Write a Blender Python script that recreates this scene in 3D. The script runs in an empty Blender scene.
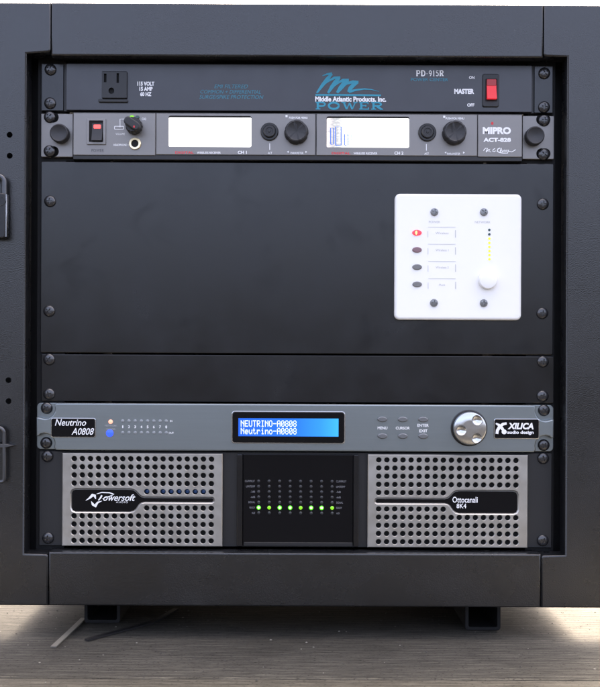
import bpy, bmesh, math, random
from mathutils import Matrix, Vector
random.seed(7)
PI = math.pi
# ------------------------------------------------------------------ camera, sky, sun, exposure
K = 1.0 / 1062.5            # metres per photograph pixel on the plane of the rack panels (y = 0)
D = 0.90                    # camera distance to that plane
sc = bpy.context.scene
COL = sc.collection
cd = bpy.data.cameras.new('camera')
cam = bpy.data.objects.new('camera', cd); COL.objects.link(cam)
cam.location = (0, -D, 0)
cam.rotation_euler = (PI / 2, -0.0045, 0)
cd.sensor_fit = 'HORIZONTAL'; cd.sensor_width = 36.0
cd.lens = 36.0 * (D / K) / 600.0
cd.clip_start = 0.02; cd.clip_end = 2000
sc.camera = cam

SUN_EL, SUN_AZ = math.radians(57), math.radians(14)   # azimuth from +Y towards +X
w = bpy.data.worlds.new('World'); sc.world = w; w.use_nodes = True
nt = w.node_tree
bg = nt.nodes['Background']
sky = nt.nodes.new('ShaderNodeTexSky'); sky.sky_type = 'NISHITA'; sky.sun_disc = False
sky.sun_elevation = SUN_EL; sky.sun_rotation = SUN_AZ
sky.air_density = 0.4; sky.dust_density = 9.0; sky.ozone_density = 0.0
nt.links.new(sky.outputs[0], bg.inputs[0]); bg.inputs[1].default_value = 0.15
sl = bpy.data.lights.new('sun', 'SUN'); sl.energy = 1.45; sl.angle = math.radians(55); sl.color = (1.0, .93, .84)
so = bpy.data.objects.new('sun', sl); COL.objects.link(so)
sd = Vector((math.sin(SUN_AZ) * math.cos(SUN_EL), math.cos(SUN_AZ) * math.cos(SUN_EL), math.sin(SUN_EL)))
so.rotation_euler = sd.to_track_quat('Z', 'Y').to_euler(); so.location = (0, 0, 3)
vs = sc.view_settings
vs.view_transform = 'Standard'; vs.look = 'None'; vs.gamma = 1; vs.exposure = 3.6; vs.use_curve_mapping = False
vs.use_white_balance = True; vs.white_balance_temperature = 6950; vs.white_balance_tint = 10   # camera set for open shade

# ------------------------------------------------------------------ measuring
def qx(px, py=343.5, y=0.0):
    return (px - 300 + 0.0088 * (py - 343.5)) * K * (D + y) / D
def qz(py, y=0.0):
    return (343.5 - py) * K * (D + y) / D
def ux(u, y=0.0):           # already straightened horizontal reading
    return (u - 300) * K * (D + y) / D
MM = 0.001

# ------------------------------------------------------------------ materials
def mat(name, col, rough=.5, metal=0., spec=.5, var=0., vscale=40., rvar=0., bump=0., bscale=900., stretch=(1, 1, 1), emit=None, estr=0., coat=0., dust=0., smudge=0.):
    m = bpy.data.materials.new(name); m.use_nodes = True
    n = m.node_tree; b = n.nodes['Principled BSDF']
    b.inputs['Base Color'].default_value = (*col, 1)
    b.inputs['Roughness'].default_value = rough; b.inputs['Metallic'].default_value = metal
    b.inputs['Specular IOR Level'].default_value = spec
    b.inputs['Coat Weight'].default_value = coat
    if emit: b.inputs['Emission Color'].default_value = (*emit, 1); b.inputs['Emission Strength'].default_value = estr
    if var or rvar or bump:
        tc = n.nodes.new('ShaderNodeNewGeometry'); mp = n.nodes.new('ShaderNodeMapping')
        mp.inputs['Scale'].default_value = stretch
        n.links.new(tc.outputs['Position'], mp.inputs['Vector'])
    if var or rvar:
        nz = n.nodes.new('ShaderNodeTexNoise'); nz.inputs['Scale'].default_value = vscale; nz.inputs['Detail'].default_value = 6
        nz.inputs['Roughness'].default_value = .62
        n.links.new(mp.outputs[0], nz.inputs['Vector'])
    if var:
        mx = n.nodes.new('ShaderNodeMapRange'); mx.inputs['From Min'].default_value = .3; mx.inputs['From Max'].default_value = .7
        mx.inputs['To Min'].default_value = 1 - var; mx.inputs['To Max'].default_value = 1 + var
        n.links.new(nz.outputs['Fac'], mx.inputs['Value'])
        vm = n.nodes.new('ShaderNodeVectorMath'); vm.operation = 'SCALE'; vm.inputs[0].default_value = col
        n.links.new(mx.outputs[0], vm.inputs['Scale']); n.links.new(vm.outputs[0], b.inputs['Base Color'])
    if dust:
        d1 = n.nodes.new('ShaderNodeTexNoise'); d1.inputs['Scale'].default_value = 420; d1.inputs['Detail'].default_value = 2
        d2 = n.nodes.new('ShaderNodeTexNoise'); d2.inputs['Scale'].default_value = 16; d2.inputs['Detail'].default_value = 7; d2.inputs['Roughness'].default_value = .7
        for d in (d1, d2): n.links.new(tc.outputs['Position'], d.inputs['Vector'])
        a1 = n.nodes.new('ShaderNodeMapRange'); a1.inputs['From Min'].default_value = .70; a1.inputs['From Max'].default_value = .78; a1.inputs['To Max'].default_value = .8
        a2 = n.nodes.new('ShaderNodeMapRange'); a2.inputs['From Min'].default_value = .60; a2.inputs['From Max'].default_value = .82; a2.inputs['To Max'].default_value = .5
        n.links.new(d1.outputs['Fac'], a1.inputs['Value']); n.links.new(d2.outputs['Fac'], a2.inputs['Value'])
        mxx = n.nodes.new('ShaderNodeMath'); mxx.operation = 'MAXIMUM'; n.links.new(a1.outputs[0], mxx.inputs[0]); n.links.new(a2.outputs[0], mxx.inputs[1])
        ml = n.nodes.new('ShaderNodeMath'); ml.operation = 'MULTIPLY'; ml.inputs[1].default_value = dust; n.links.new(mxx.outputs[0], ml.inputs[0])
        mc = n.nodes.new('ShaderNodeMix'); mc.data_type = 'RGBA'; mc.inputs[7].default_value = (.10, .10, .095, 1); mc.inputs[6].default_value = (*col, 1)
        if var: n.links.new(vm.outputs[0], mc.inputs[6])
        n.links.new(ml.outputs[0], mc.inputs[0]); n.links.new(mc.outputs[2], b.inputs['Base Color'])
    if smudge:
        e1 = n.nodes.new('ShaderNodeTexNoise'); e1.inputs['Scale'].default_value = 26; e1.inputs['Detail'].default_value = 4; e1.inputs['Distortion'].default_value = .6
        n.links.new(tc.outputs['Position'], e1.inputs['Vector'])
        e2 = n.nodes.new('ShaderNodeMapRange'); e2.inputs['From Min'].default_value = .58; e2.inputs['From Max'].default_value = .74
        e2.inputs['To Min'].default_value = spec; e2.inputs['To Max'].default_value = spec * (1 - smudge)
        n.links.new(e1.outputs['Fac'], e2.inputs['Value']); n.links.new(e2.outputs[0], b.inputs['Specular IOR Level'])
    if rvar:
        mr = n.nodes.new('ShaderNodeMapRange'); mr.inputs['From Min'].default_value = .3; mr.inputs['From Max'].default_value = .7
        mr.inputs['To Min'].default_value = rough - rvar; mr.inputs['To Max'].default_value = rough + rvar
        n.links.new(nz.outputs['Fac'], mr.inputs['Value']); n.links.new(mr.outputs[0], b.inputs['Roughness'])
    if bump:
        n2 = n.nodes.new('ShaderNodeTexNoise'); n2.inputs['Scale'].default_value = bscale; n2.inputs['Detail'].default_value = 3
        n.links.new(mp.outputs[0], n2.inputs['Vector'])
        bp = n.nodes.new('ShaderNodeBump'); bp.inputs['Strength'].default_value = bump; bp.inputs['Distance'].default_value = .0006
        n.links.new(n2.outputs['Fac'], bp.inputs['Height']); n.links.new(bp.outputs[0], b.inputs['Normal'])
    return m

M = {}
M['frame'] = mat('black powder coat', (.0058, .0060, .0068), .27, spec=.74, dust=.25, var=.25, vscale=14, rvar=.05, bump=.30, bscale=1000)
M['inner'] = mat('black inner steel', (.004, .004, .0045), .6, spec=.3, var=.3, vscale=60)
M['panel'] = mat('black brushed panel', (.003, .0033, .0048), .23, spec=.54, smudge=.18, dust=.12, var=.2, vscale=18, rvar=.05, bump=.06, bscale=2500)
M['power'] = mat('black violet panel paint', (.006, .006, .011), .34, spec=.75, rvar=.03, bump=.05, bscale=2500)
M['ear_black'] = mat('black ear paint', (.010, .0105, .012), .5, bump=.1, bscale=2500)
M['plastic'] = mat('black plastic', (.010, .010, .011), .42)
M['rubber'] = mat('charcoal knob plastic', (.017, .017, .019), .5, bump=.05)
M['gloss'] = mat('black gloss window', (.003, .0032, .0045), .14, spec=.25)
M['screw'] = mat('black oxide screw', (.014, .014, .016), .26, metal=.0, spec=.9)
M['hole'] = mat('dark hole', (.002, .002, .002), .8)
M['grey'] = mat('grey anodised face', (.225, .215, .205), .46, metal=.75, var=.04, vscale=60, rvar=.04, stretch=(.12, 1, 3))
M['steel_blue'] = mat('blue grey brushed face', (.235, .265, .275), .34, metal=.85, var=.025, vscale=300, rvar=.02, stretch=(.06, 1, 2))
M['silver'] = mat('silver painted grille', (.42, .41, .385), .38, metal=.85, var=.07, vscale=80, rvar=.06)
M['chrome'] = mat('polished aluminium', (.52, .525, .53), .22, metal=1., rvar=.04, vscale=200)
M['button'] = mat('silver grey button', (.17, .175, .18), .4, metal=.6)
M['white'] = mat('white plastic', (.86, .855, .83), .38, bump=.03)
M['white_print'] = mat('white print', (.82, .82, .82), .6)
M['pale_print'] = mat('pale grey print', (.30, .31, .32), .6)
M['dim_print'] = mat('dim grey print', (.16, .16, .17), .6)
M['faint_print'] = mat('faint grey print', (.50, .50, .49), .6)
M['dark_print'] = mat('dark grey print', (.06, .06, .065), .6)
M['blue_print'] = mat('teal blue print', (.022, .27, .38), .55)
M['dull_blue'] = mat('dull blue print', (.03, .21, .29), .55)
M['red_print'] = mat('red print', (.62, .04, .05), .55)
M['red_lens'] = mat('red switch lens', (.10, .004, .005), .2, emit=(1, .03, .05), estr=.062)
M['red_deep'] = mat('deep red switch lens', (.06, .003, .004), .25, emit=(1, .02, .03), estr=.02)
M['red_lit'] = mat('red lit window', (.2, .02, .02), .3, emit=(1, .13, .13), estr=.12)
M['lcd_white'] = mat('white backlit display', (.8, .8, .8), .2, emit=(.97, .98, 1), estr=.30)
M['lcd_grey'] = mat('grey display patch', (.15, .15, .16), .3, emit=(.9, .9, 1), estr=.05)
M['lcd_pink'] = mat('pink display patch', (.2, .13, .14), .3, emit=(1, .6, .65), estr=.07)
M['lcd_bar'] = mat('blue display bar', (.02, .05, .2), .3, emit=(.10, .25, .9), estr=.06)
M['lcd_green'] = mat('green display bar', (.1, .3, .2), .3, emit=(.1, .5, .35), estr=.04)
M['lcd_text'] = mat('white display text', (.1, .12, .14), .3, emit=(.72, .90, 1), estr=.15)
M['led_green'] = mat('lit green diode', (.03, .12, .01), .3, emit=(.08, 1, .02), estr=.11)
M['led_core'] = mat('bright green diode core', (.7, .9, .3), .3, emit=(.62, 1, .40), estr=.16)
M['led_amber'] = mat('lit yellow green diode', (.05, .12, .01), .3, emit=(.26, .85, .02), estr=.085)
M['led_off'] = mat('unlit diode', (.028, .029, .032), .3)
M['led_pale'] = mat('pale diode', (.22, .24, .25), .4)
M['led_blue'] = mat('lit blue diode', (.01, .03, .25), .3, emit=(.008, .035, 1), estr=.34)
M['led_orange'] = mat('lit orange diode', (.4, .2, .1), .3, emit=(1, .42, .34), estr=.11)
M['blue_reflection'] = mat('dim blue reflection', (.004, .016, .06), .3, emit=(.02, .14, .55), estr=.010)
M['led_yellow'] = mat('lit yellow diode', (.5, .5, .05), .3, emit=(.72, .92, .04), estr=.08)
M['led_teal'] = mat('dark teal diode', (.03, .07, .07), .3)
M['gold'] = mat('brass jack ring', (.75, .66, .45), .3, metal=.9)
M['steel'] = mat('bright steel', (.30, .31, .33), .28, metal=.95, rvar=.05, vscale=200)
M['latch_steel'] = mat('dull dark steel', (.09, .093, .10), .38, metal=.9, rvar=.08, vscale=220)
M['lock_dark'] = mat('dark padlock body', (.012, .0125, .015), .4, metal=.2, bump=.1)
M['oval_grey'] = mat('grey oval button', (.17, .17, .17), .4)
M['oval_mauve'] = mat('mauve oval button', (.22, .13, .15), .4)
M['oval_red'] = mat('lit red oval button', (.35, .02, .03), .3, emit=(1, .06, .12), estr=.09)
M['oval_core'] = mat('yellow button core', (.9, .8, .2), .3, emit=(1, .75, .15), estr=.16)
M['strip'] = mat('pale strip', (.11, .105, .09), .5, var=.1, vscale=60)
M['crumb'] = mat('pale crumb', (.15, .14, .12), .7)
M['crumb_dark'] = mat('dark crumb', (.03, .028, .024), .8)

def screen_mat():
    m = bpy.data.materials.new('blue backlit display'); m.use_nodes = True
    n = m.node_tree; b = n.nodes['Principled BSDF']
    b.inputs['Base Color'].default_value = (.002, .008, .03, 1); b.inputs['Roughness'].default_value = .2; b.inputs['Specular IOR Level'].default_value = .25
    tc = n.nodes.new('ShaderNodeTexCoord'); sp = n.nodes.new('ShaderNodeSeparateXYZ')
    n.links.new(tc.outputs['Generated'], sp.inputs[0])
    r = n.nodes.new('ShaderNodeValToRGB'); e = r.color_ramp.elements
    e[0].position = 0; e[0].color = (.012, .10, .66, 1)
    e[1].position = 1; e[1].color = (.03, .36, .90, 1)
    k = r.color_ramp.elements.new(.55); k.color = (.014, .14, .74, 1)
    k = r.color_ramp.elements.new(.82); k.color = (.02, .24, .84, 1)
    n.links.new(sp.outputs[0], r.inputs[0]); n.links.new(r.outputs[0], b.inputs['Emission Color'])
    b.inputs['Emission Strength'].default_value = .135
    return m
M['lcd_blue'] = screen_mat()
def reflection_mat():  # mottled grey reflection on the screen, painted into its emission
    m = bpy.data.materials.new('display with painted reflection'); m.use_nodes = True
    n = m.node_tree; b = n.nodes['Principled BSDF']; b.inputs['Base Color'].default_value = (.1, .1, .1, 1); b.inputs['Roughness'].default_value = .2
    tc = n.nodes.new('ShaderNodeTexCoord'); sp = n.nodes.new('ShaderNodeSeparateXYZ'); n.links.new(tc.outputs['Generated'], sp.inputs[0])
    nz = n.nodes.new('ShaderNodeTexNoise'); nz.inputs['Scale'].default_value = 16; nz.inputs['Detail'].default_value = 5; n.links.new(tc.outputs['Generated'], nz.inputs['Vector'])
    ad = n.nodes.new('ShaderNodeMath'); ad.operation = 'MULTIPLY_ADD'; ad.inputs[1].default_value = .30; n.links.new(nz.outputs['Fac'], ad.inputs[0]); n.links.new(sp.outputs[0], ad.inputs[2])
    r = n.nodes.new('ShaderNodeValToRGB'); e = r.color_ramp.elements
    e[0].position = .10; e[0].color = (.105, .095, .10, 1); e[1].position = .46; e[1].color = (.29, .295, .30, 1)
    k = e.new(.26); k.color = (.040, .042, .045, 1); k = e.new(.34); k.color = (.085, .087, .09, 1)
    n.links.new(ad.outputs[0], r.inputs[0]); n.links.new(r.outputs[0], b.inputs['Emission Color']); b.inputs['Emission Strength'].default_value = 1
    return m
M['lcd_reflection'] = reflection_mat()

def wood_mat():
    m = bpy.data.materials.new('weathered grey wood'); m.use_nodes = True
    n = m.node_tree; b = n.nodes['Principled BSDF']
    g = n.nodes.new('ShaderNodeNewGeometry'); oi = n.nodes.new('ShaderNodeObjectInfo')
    def noise(scale, st, det=6, rough=.6, dist=0):
        mp = n.nodes.new('ShaderNodeMapping'); mp.inputs['Scale'].default_value = st
        n.links.new(g.outputs['Position'], mp.inputs['Vector'])
        z = n.nodes.new('ShaderNodeTexNoise'); z.inputs['Scale'].default_value = scale; z.inputs['Detail'].default_value = det
        z.inputs['Roughness'].default_value = rough; z.inputs['Distortion'].default_value = dist
        n.links.new(mp.outputs[0], z.inputs['Vector']); return z
    grain = noise(560, (.055, 1, 1), 9, .76, .6)
    fine = noise(800, (.05, 1, 1), 4, .7)
    blot = noise(9, (.6, 1, 1), 5, .6)
    speck = noise(520, (.6, 1, 1), 3, .6)
    r = n.nodes.new('ShaderNodeValToRGB'); e = r.color_ramp.elements
    e[0].position = .28; e[0].color = (.016, .0150, .0128, 1)
    e[1].position = .74; e[1].color = (.122, .114, .094, 1)
    k = r.color_ramp.elements.new(.5); k.color = (.054, .0505, .0425, 1)
    wv = n.nodes.new('ShaderNodeTexWave'); wv.wave_type = 'BANDS'; wv.bands_direction = 'Y'; wv.inputs['Scale'].default_value = 46
    wv.inputs['Distortion'].default_value = 5; wv.inputs['Detail'].default_value = 3; wv.inputs['Detail Scale'].default_value = 1.2
    wm = n.nodes.new('ShaderNodeMapping'); wm.inputs['Scale'].default_value = (.10, 1, 1); n.links.new(g.outputs['Position'], wm.inputs['Vector']); n.links.new(wm.outputs[0], wv.inputs['Vector'])
    mw = n.nodes.new('ShaderNodeMix'); mw.inputs[0].default_value = .06
    n.links.new(grain.outputs['Fac'], mw.inputs[2]); n.links.new(wv.outputs['Fac'], mw.inputs[3])
    n.links.new(mw.outputs[0], r.inputs[0])
    r2 = n.nodes.new('ShaderNodeMapRange'); r2.inputs['From Min'].default_value = .3; r2.inputs['From Max'].default_value = .7
    r2.inputs['To Min'].default_value = .72; r2.inputs['To Max'].default_value = 1.25
    n.links.new(blot.outputs['Fac'], r2.inputs['Value'])
    r3 = n.nodes.new('ShaderNodeMapRange'); r3.inputs['From Min'].default_value = .33; r3.inputs['From Max'].default_value = .42
    r3.inputs['To Min'].default_value = .40; r3.inputs['To Max'].default_value = 1
    n.links.new(speck.outputs['Fac'], r3.inputs['Value'])
    mu = n.nodes.new('ShaderNodeMath'); mu.operation = 'MULTIPLY'
    at = n.nodes.new('ShaderNodeAttribute'); at.attribute_type = 'OBJECT'; at.attribute_name = 'tone'
    m2 = n.nodes.new('ShaderNodeMath'); m2.operation = 'MULTIPLY'
    n.links.new(r2.outputs[0], mu.inputs[0]); n.links.new(r3.outputs[0], mu.inputs[1])
    vm = n.nodes.new('ShaderNodeVectorMath'); vm.operation = 'SCALE'
    n.links.new(r.outputs[0], vm.inputs[0]); n.links.new(mu.outputs[0], m2.inputs[0]); n.links.new(at.outputs['Fac'], m2.inputs[1]); n.links.new(m2.outputs[0], vm.inputs['Scale'])
    n.links.new(vm.outputs[0], b.inputs['Base Color'])
    b.inputs['Roughness'].default_value = .8; b.inputs['Specular IOR Level'].default_value = .12
    ad = n.nodes.new('ShaderNodeMath'); ad.operation = 'ADD'
    n.links.new(mw.outputs[0], ad.inputs[0]); n.links.new(fine.outputs['Fac'], ad.inputs[1])
    bp = n.nodes.new('ShaderNodeBump'); bp.inputs['Strength'].default_value = .8; bp.inputs['Distance'].default_value = .0014
    n.links.new(ad.outputs[0], bp.inputs['Height']); n.links.new(bp.outputs[0], b.inputs['Normal'])
    return m
M['wood'] = wood_mat()
M['ground'] = mat('unseen dark ground', (.012, .0125, .0135), .95, spec=.08, var=.3, vscale=2)  # unseen ground, set near black so the rack front reflects less light

# ------------------------------------------------------------------ object helpers
W = {}
def put(name, mesh, m=None, parent=None, loc=(0, 0, 0), rot=None, label=None):
    o = bpy.data.objects.new(name, mesh); COL.objects.link(o)
    wm = Matrix.Translation(loc)
    if rot is not None: wm = wm @ Matrix.Rotation(rot, 4, 'Y')
    W[o.name] = wm
    if parent is not None:
        o.parent = parent; o.matrix_parent_inverse = W[parent.name].inverted()
    o.matrix_basis = wm
    if m is not None and mesh is not None and not mesh.materials: mesh.materials.append(M[m])
    if label: o['label'] = label
    return o
def thing(name, label, cat, loc, group=None):
    o = put(name, None, None, None, loc); o['label'] = label; o['category'] = cat
    o.empty_display_size = .02
    if group: o['group'] = group
    return o
def tag(o, label, cat, group=None, kind=None):
    o['label'] = label; o['category'] = cat
    if group: o['group'] = group
    if kind: o['kind'] = kind
    return o

def shade(me, angle=32):
    # smooth bevels and round sides, flat faces kept flat
    for p in me.polygons: p.use_smooth = True
    me.set_sharp_from_angle(angle=math.radians(angle))
    for p in me.polygons: p.use_smooth = abs(p.normal.y) < .9999
    me.update()

class MB:
    def __init__(s): s.v = []; s.f = []
    def add(s, vs, fs):
        n = len(s.v); s.v += [tuple(p) for p in vs]; s.f += [tuple(i + n for i in f) for f in fs]; return s
    def mesh(s, name='mesh', angle=32):
        me = bpy.data.meshes.new(name); me.from_pydata(s.v, [], s.f)
        bm = bmesh.new(); bm.from_mesh(me); bmesh.ops.recalc_face_normals(bm, faces=bm.faces) if s.closed else None
        bm.to_mesh(me); bm.free()
        shade(me, angle)
        return me
    closed = True
    def prism(s, pts, y0, y1, b=0., n=2, taper=0.):
        """outline (x,z), front at y0 (near the camera), back at y1, rounded front edge of radius b"""
        rings = [[(x, y1, z) for x, z in (inset(pts, -taper) if taper else pts)]]
        if b > 0:
            for k in range(n + 1):
                a = k / n * PI / 2
                rings.append([(x, y0 + b * (1 - math.sin(a)), z) for x, z in inset(pts, b * (1 - math.cos(a)))])
        else: rings.append([(x, y0, z) for x, z in pts])
        N = len(pts); V = [p for r in rings for p in r]; F = []
        for k in range(len(rings) - 1):
            for i in range(N):
                j = (i + 1) % N; F.append((k * N + i, k * N + j, (k + 1) * N + j, (k + 1) * N + i))
        F.append(tuple(range(N - 1, -1, -1))); F.append(tuple((len(rings) - 1) * N + i for i in range(N)))
        return s.add(V, F)
    def lathe(s, cx, cz, prof, seg=32, rf=None, cap=True):
        """prof = [(r, y)...] about the y axis through (cx, cz)"""
        V = []; F = []; n = len(prof)
        for r, y in prof:
            for i in range(seg):
                a = 2 * PI * i / seg; q = r * (rf(a, r, y) if rf else 1)
                V.append((cx + q * math.cos(a), y, cz + q * math.sin(a)))
        for k in range(n - 1):
            for i in range(seg):
                j = (i + 1) % seg; F.append((k * seg + i, k * seg + j, (k + 1) * seg + j, (k + 1) * seg + i))
        if cap:
            F.append(tuple(range(seg - 1, -1, -1))); F.append(tuple((n - 1) * seg + i for i in range(seg)))
        return s.add(V, F)
    def ribbon(s, pts, width, y, th=.00012):
        """flat stroke through (x,z) points; width may be a list"""
        n = len(pts); L = []; R = []
        for i, (x, z) in enumerate(pts):
            a = pts[max(0, i - 1)]; c = pts[min(n - 1, i + 1)]
            dx, dz = c[0] - a[0], c[1] - a[1]; l = math.hypot(dx, dz) or 1
            wd = (width[i] if isinstance(width, (list, tuple)) else width) / 2
            L.append((x - dz / l * wd, z + dx / l * wd)); R.append((x + dz / l * wd, z - dx / l * wd))
        V = [(x, y, z) for x, z in L] + [(x, y, z) for x, z in R]
        V += [(x, y + th, z) for x, z in L] + [(x, y + th, z) for x, z in R]
        F = []
        for i in range(n - 1):
            F.append((i, n + i, n + i + 1, i + 1)); F.append((2 * n + i, 2 * n + i + 1, 3 * n + i + 1, 3 * n + i))
            F.append((i, i + 1, 2 * n + i + 1, 2 * n + i)); F.append((n + i, 3 * n + i, 3 * n + i + 1, n + i + 1))
        F.append((0, 2 * n, 3 * n, n)); F.append((n - 1, 2 * n - 1, 4 * n - 1, 3 * n - 1))
        return s.add(V, F)
    def box(s, x0, x1, y0, y1, z0, z1):
        V = [(x, y, z) for x in (x0, x1) for y in (y0, y1) for z in (z0, z1)]
        return s.add(V, [(0, 1, 3, 2), (4, 6, 7, 5), (0, 4, 5, 1), (2, 3, 7, 6), (0, 2, 6, 4), (1, 5, 7, 3)])
    def tube(s, pts, r, seg=10):
        pts = [Vector(p) for p in pts]; n = len(pts); V = []; F = []
        up = None
        for i, p in enumerate(pts):
            t = (pts[min(n - 1, i + 1)] - pts[max(0, i - 1)]).normalized()
            if up is None: up = Vector((0, 0, 1)) if abs(t.z) < .9 else Vector((1, 0, 0))
            u = t.cross(up).normalized(); up = u.cross(t).normalized()
            for k in range(seg):
                a = 2 * PI * k / seg; V.append(p + (u * math.cos(a) + up * math.sin(a)) * r)
        for i in range(n - 1):
            for k in range(seg):
                j = (k + 1) % seg; F.append((i * seg + k, i * seg + j, (i + 1) * seg + j, (i + 1) * seg + k))
        F.append(tuple(range(seg - 1, -1, -1))); F.append(tuple((n - 1) * seg + i for i in range(seg)))
        return s.add(V, F)

def inset(pts, d):
    if abs(d) < 1e-9: return list(pts)
    n = len(pts); out = []
    for i in range(n):
        x0, z0 = pts[i - 1]; x1, z1 = pts[i]; x2, z2 = pts[(i + 1) % n]
        a = (x1 - x0, z1 - z0); b = (x2 - x1, z2 - z1)
        la = math.hypot(*a) or 1e-9; lb = math.hypot(*b) or 1e-9
        na = (-a[1] / la, a[0] / la); nb = (-b[1] / lb, b[0] / lb)      # inward for a counter-clockwise outline
        m = (na[0] + nb[0], na[1] + nb[1]); k = max(.35, 1 + na[0] * nb[0] + na[1] * nb[1])
        out.append((x1 + m[0] * d / k, z1 + m[1] * d / k))
    return out
def rrect(x0, x1, z0, z1, r, n=5):
    if r <= 0: return [(x0, z0), (x1, z0), (x1, z1), (x0, z1)]
    P = []
    for cx, cz, a0 in ((x1 - r, z0 + r, -PI / 2), (x1 - r, z1 - r, 0), (x0 + r, z1 - r, PI / 2), (x0 + r, z0 + r, PI)):
        for i in range(n + 1):
            a = a0 + i / n * PI / 2; P.append((cx + r * math.cos(a), cz + r * math.sin(a)))
    return P
def ell(cx, cz, rx, rz, n=28, rot=0):
    P = []
    for i in range(n):
        a = 2 * PI * i / n; x, z = rx * math.cos(a), rz * math.sin(a)
        P.append((cx + x * math.cos(rot) - z * math.sin(rot), cz + x * math.sin(rot) + z * math.cos(rot)))
    return P
def prect(x0, x1, y0, y1, r=0., dep=0., n=5):
    """rounded rectangle from photograph readings (left, right, top, bottom)"""
    ym = (y0 + y1) / 2
    if r > 0: r = max(r, .8)
    return rrect(qx(x0, ym, dep), qx(x1, ym, dep), qz(y1, dep), qz(y0, dep), r * K, n)
def P(px, py, dep=0.): return (qx(px, py, dep), qz(py, dep))
def slab(name, pts, y0, y1, m, parent, b=0., n=2, label=None):
    return put(name, MB().prism(pts, y0, y1, b, n).mesh(name), m, parent, label=label)
def cut(mesh, cutters):
    """boolean difference, returns a new mesh"""
    a = bpy.data.objects.new('tmp_a', mesh); COL.objects.link(a); tmp = [a]
    for c in cutters:
        o = bpy.data.objects.new('tmp_c', c); COL.objects.link(o); tmp.append(o)
        md = a.modifiers.new('b', 'BOOLEAN'); md.operation = 'DIFFERENCE'; md.object = o; md.solver = 'EXACT'
    dg = bpy.context.evaluated_depsgraph_get(); dg.update()
    me = bpy.data.meshes.new_from_object(a.evaluated_get(dg), depsgraph=dg)
    for o in tmp: bpy.data.objects.remove(o)
    shade(me)
    return me
def text(parent, body, x0, x1, y0, y1, dep, m, bold=0., shear=0., name='lettering', spacing=1.0):
    """lettering fitted to a box read off the photograph (left, right, top, bottom), lying just proud of depth dep"""
    c = bpy.data.curves.new(name, 'FONT'); c.body = body; c.size = 1; c.offset = bold; c.shear = shear
    c.resolution_u = 3; c.space_character = spacing
    o = bpy.data.objects.new('tmp_t', c); COL.objects.link(o)
    dg = bpy.context.evaluated_depsgraph_get(); dg.update()
    me = bpy.data.meshes.new_from_object(o.evaluated_get(dg), depsgraph=dg)
    bpy.data.objects.remove(o); bpy.data.curves.remove(c)
    xs = [v.co.x for v in me.vertices]; ys = [v.co.y for v in me.vertices]
    ax, bx, ay, by = min(xs), max(xs), min(ys), max(ys); ym = (y0 + y1) / 2
    X0, X1, Z0, Z1 = qx(x0, ym, dep), qx(x1, ym, dep), qz(y1, dep), qz(y0, dep)
    for v in me.vertices:
        x, y = v.co.x, v.co.y
        v.co = (X0 + (x - ax) / (bx - ax) * (X1 - X0), dep - .00013, Z0 + (y - ay) / (by - ay) * (Z1 - Z0))
    me.materials.clear(); return put(name, me, m, parent)
def strokes(name, parent, m, lst, dep, x0=0, y0=0):
    """lst of (points in photograph readings, width px)"""
    mb = MB()
    for i, (pts, wd) in enumerate(lst):
        ww = [q * K for q in wd] if isinstance(wd, (list, tuple)) else wd * K
        mb.ribbon([P(x, y, dep) for x, y in pts], ww, dep - .0002 - i * .000015)
    return put(name, mb.mesh(name), m, parent)

# serif capitals built from strokes: unit box, y up
def arc(cx, cy, rx, ry, a0, a1, n=10):
    return [(cx + rx * math.cos(math.radians(a0 + (a1 - a0) * i / n)), cy + ry * math.sin(math.radians(a0 + (a1 - a0) * i / n))) for i in range(n + 1)]
TK, TN = .21, .10
GL = {
 'P': [([(.22, 0), (.22, 1)], TK), ([(.02, .05), (.46, .05)], TN), ([(.02, .95), (.5, .95)], TN), ([(.3, .95)] + arc(.58, .70, .32, .25, 90, -90) + [(.3, .45)], .15)],
 'R': [([(.20, 0), (.20, 1)], TK), ([(.0, .05), (.42, .05)], TN), ([(.0, .95), (.5, .95)], TN), ([(.3, .95)] + arc(.54, .72, .30, .23, 90, -90) + [(.3, .49)], .15), ([(.45, .49), (.84, .04)], .2), ([(.74, .05), (1.0, .05)], TN)],
 'O': [(arc(.5, .5, .40, .43, 0, 360, 28), .19)],
 'W': [([(.14, .97), (.33, .03)], .17), ([(.33, .03), (.5, .9)], .10), ([(.5, .9), (.68, .03)], .17), ([(.68, .03), (.87, .97)], .10), ([(0, .95), (.28, .95)], TN), ([(.74, .95), (1, .95)], TN)],
 'E': [([(.22, 0), (.22, 1)], TK), ([(.02, .05), (.92, .05)], TN), ([(.02, .95), (.88, .95)], TN), ([(.22, .51), (.66, .51)], TN), ([(.88, .02), (.88, .28)], TN), ([(.84, .72), (.84, .98)], TN), ([(.64, .38), (.64, .64)], TN)],
 'D': [([(.2, 0), (.2, 1)], TK), ([(.02, .05), (.5, .05)], TN), ([(.02, .95), (.5, .95)], TN), ([(.3, .95)] + arc(.48, .5, .40, .45, 90, -90) + [(.3, .05)], .16)],
 '-': [([(.15, .42), (.85, .42)], .16)],
 '9': [(arc(.5, .68, .32, .27, 0, 360, 22), .16), (arc(.42, .68, .40, .62, 0, -95, 10), .16)],
 '1': [([(.5, 0), (.5, 1)], .24), ([(.2, .05), (.8, .05)], TN), ([(.22, .84), (.5, .95)], TN)],
 '5': [([(.86, .93), (.26, .93), (.22, .55)], .13), ([(.22, .55)] + arc(.46, .33, .36, .28, 115, -140, 14), .17)],
}
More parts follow.
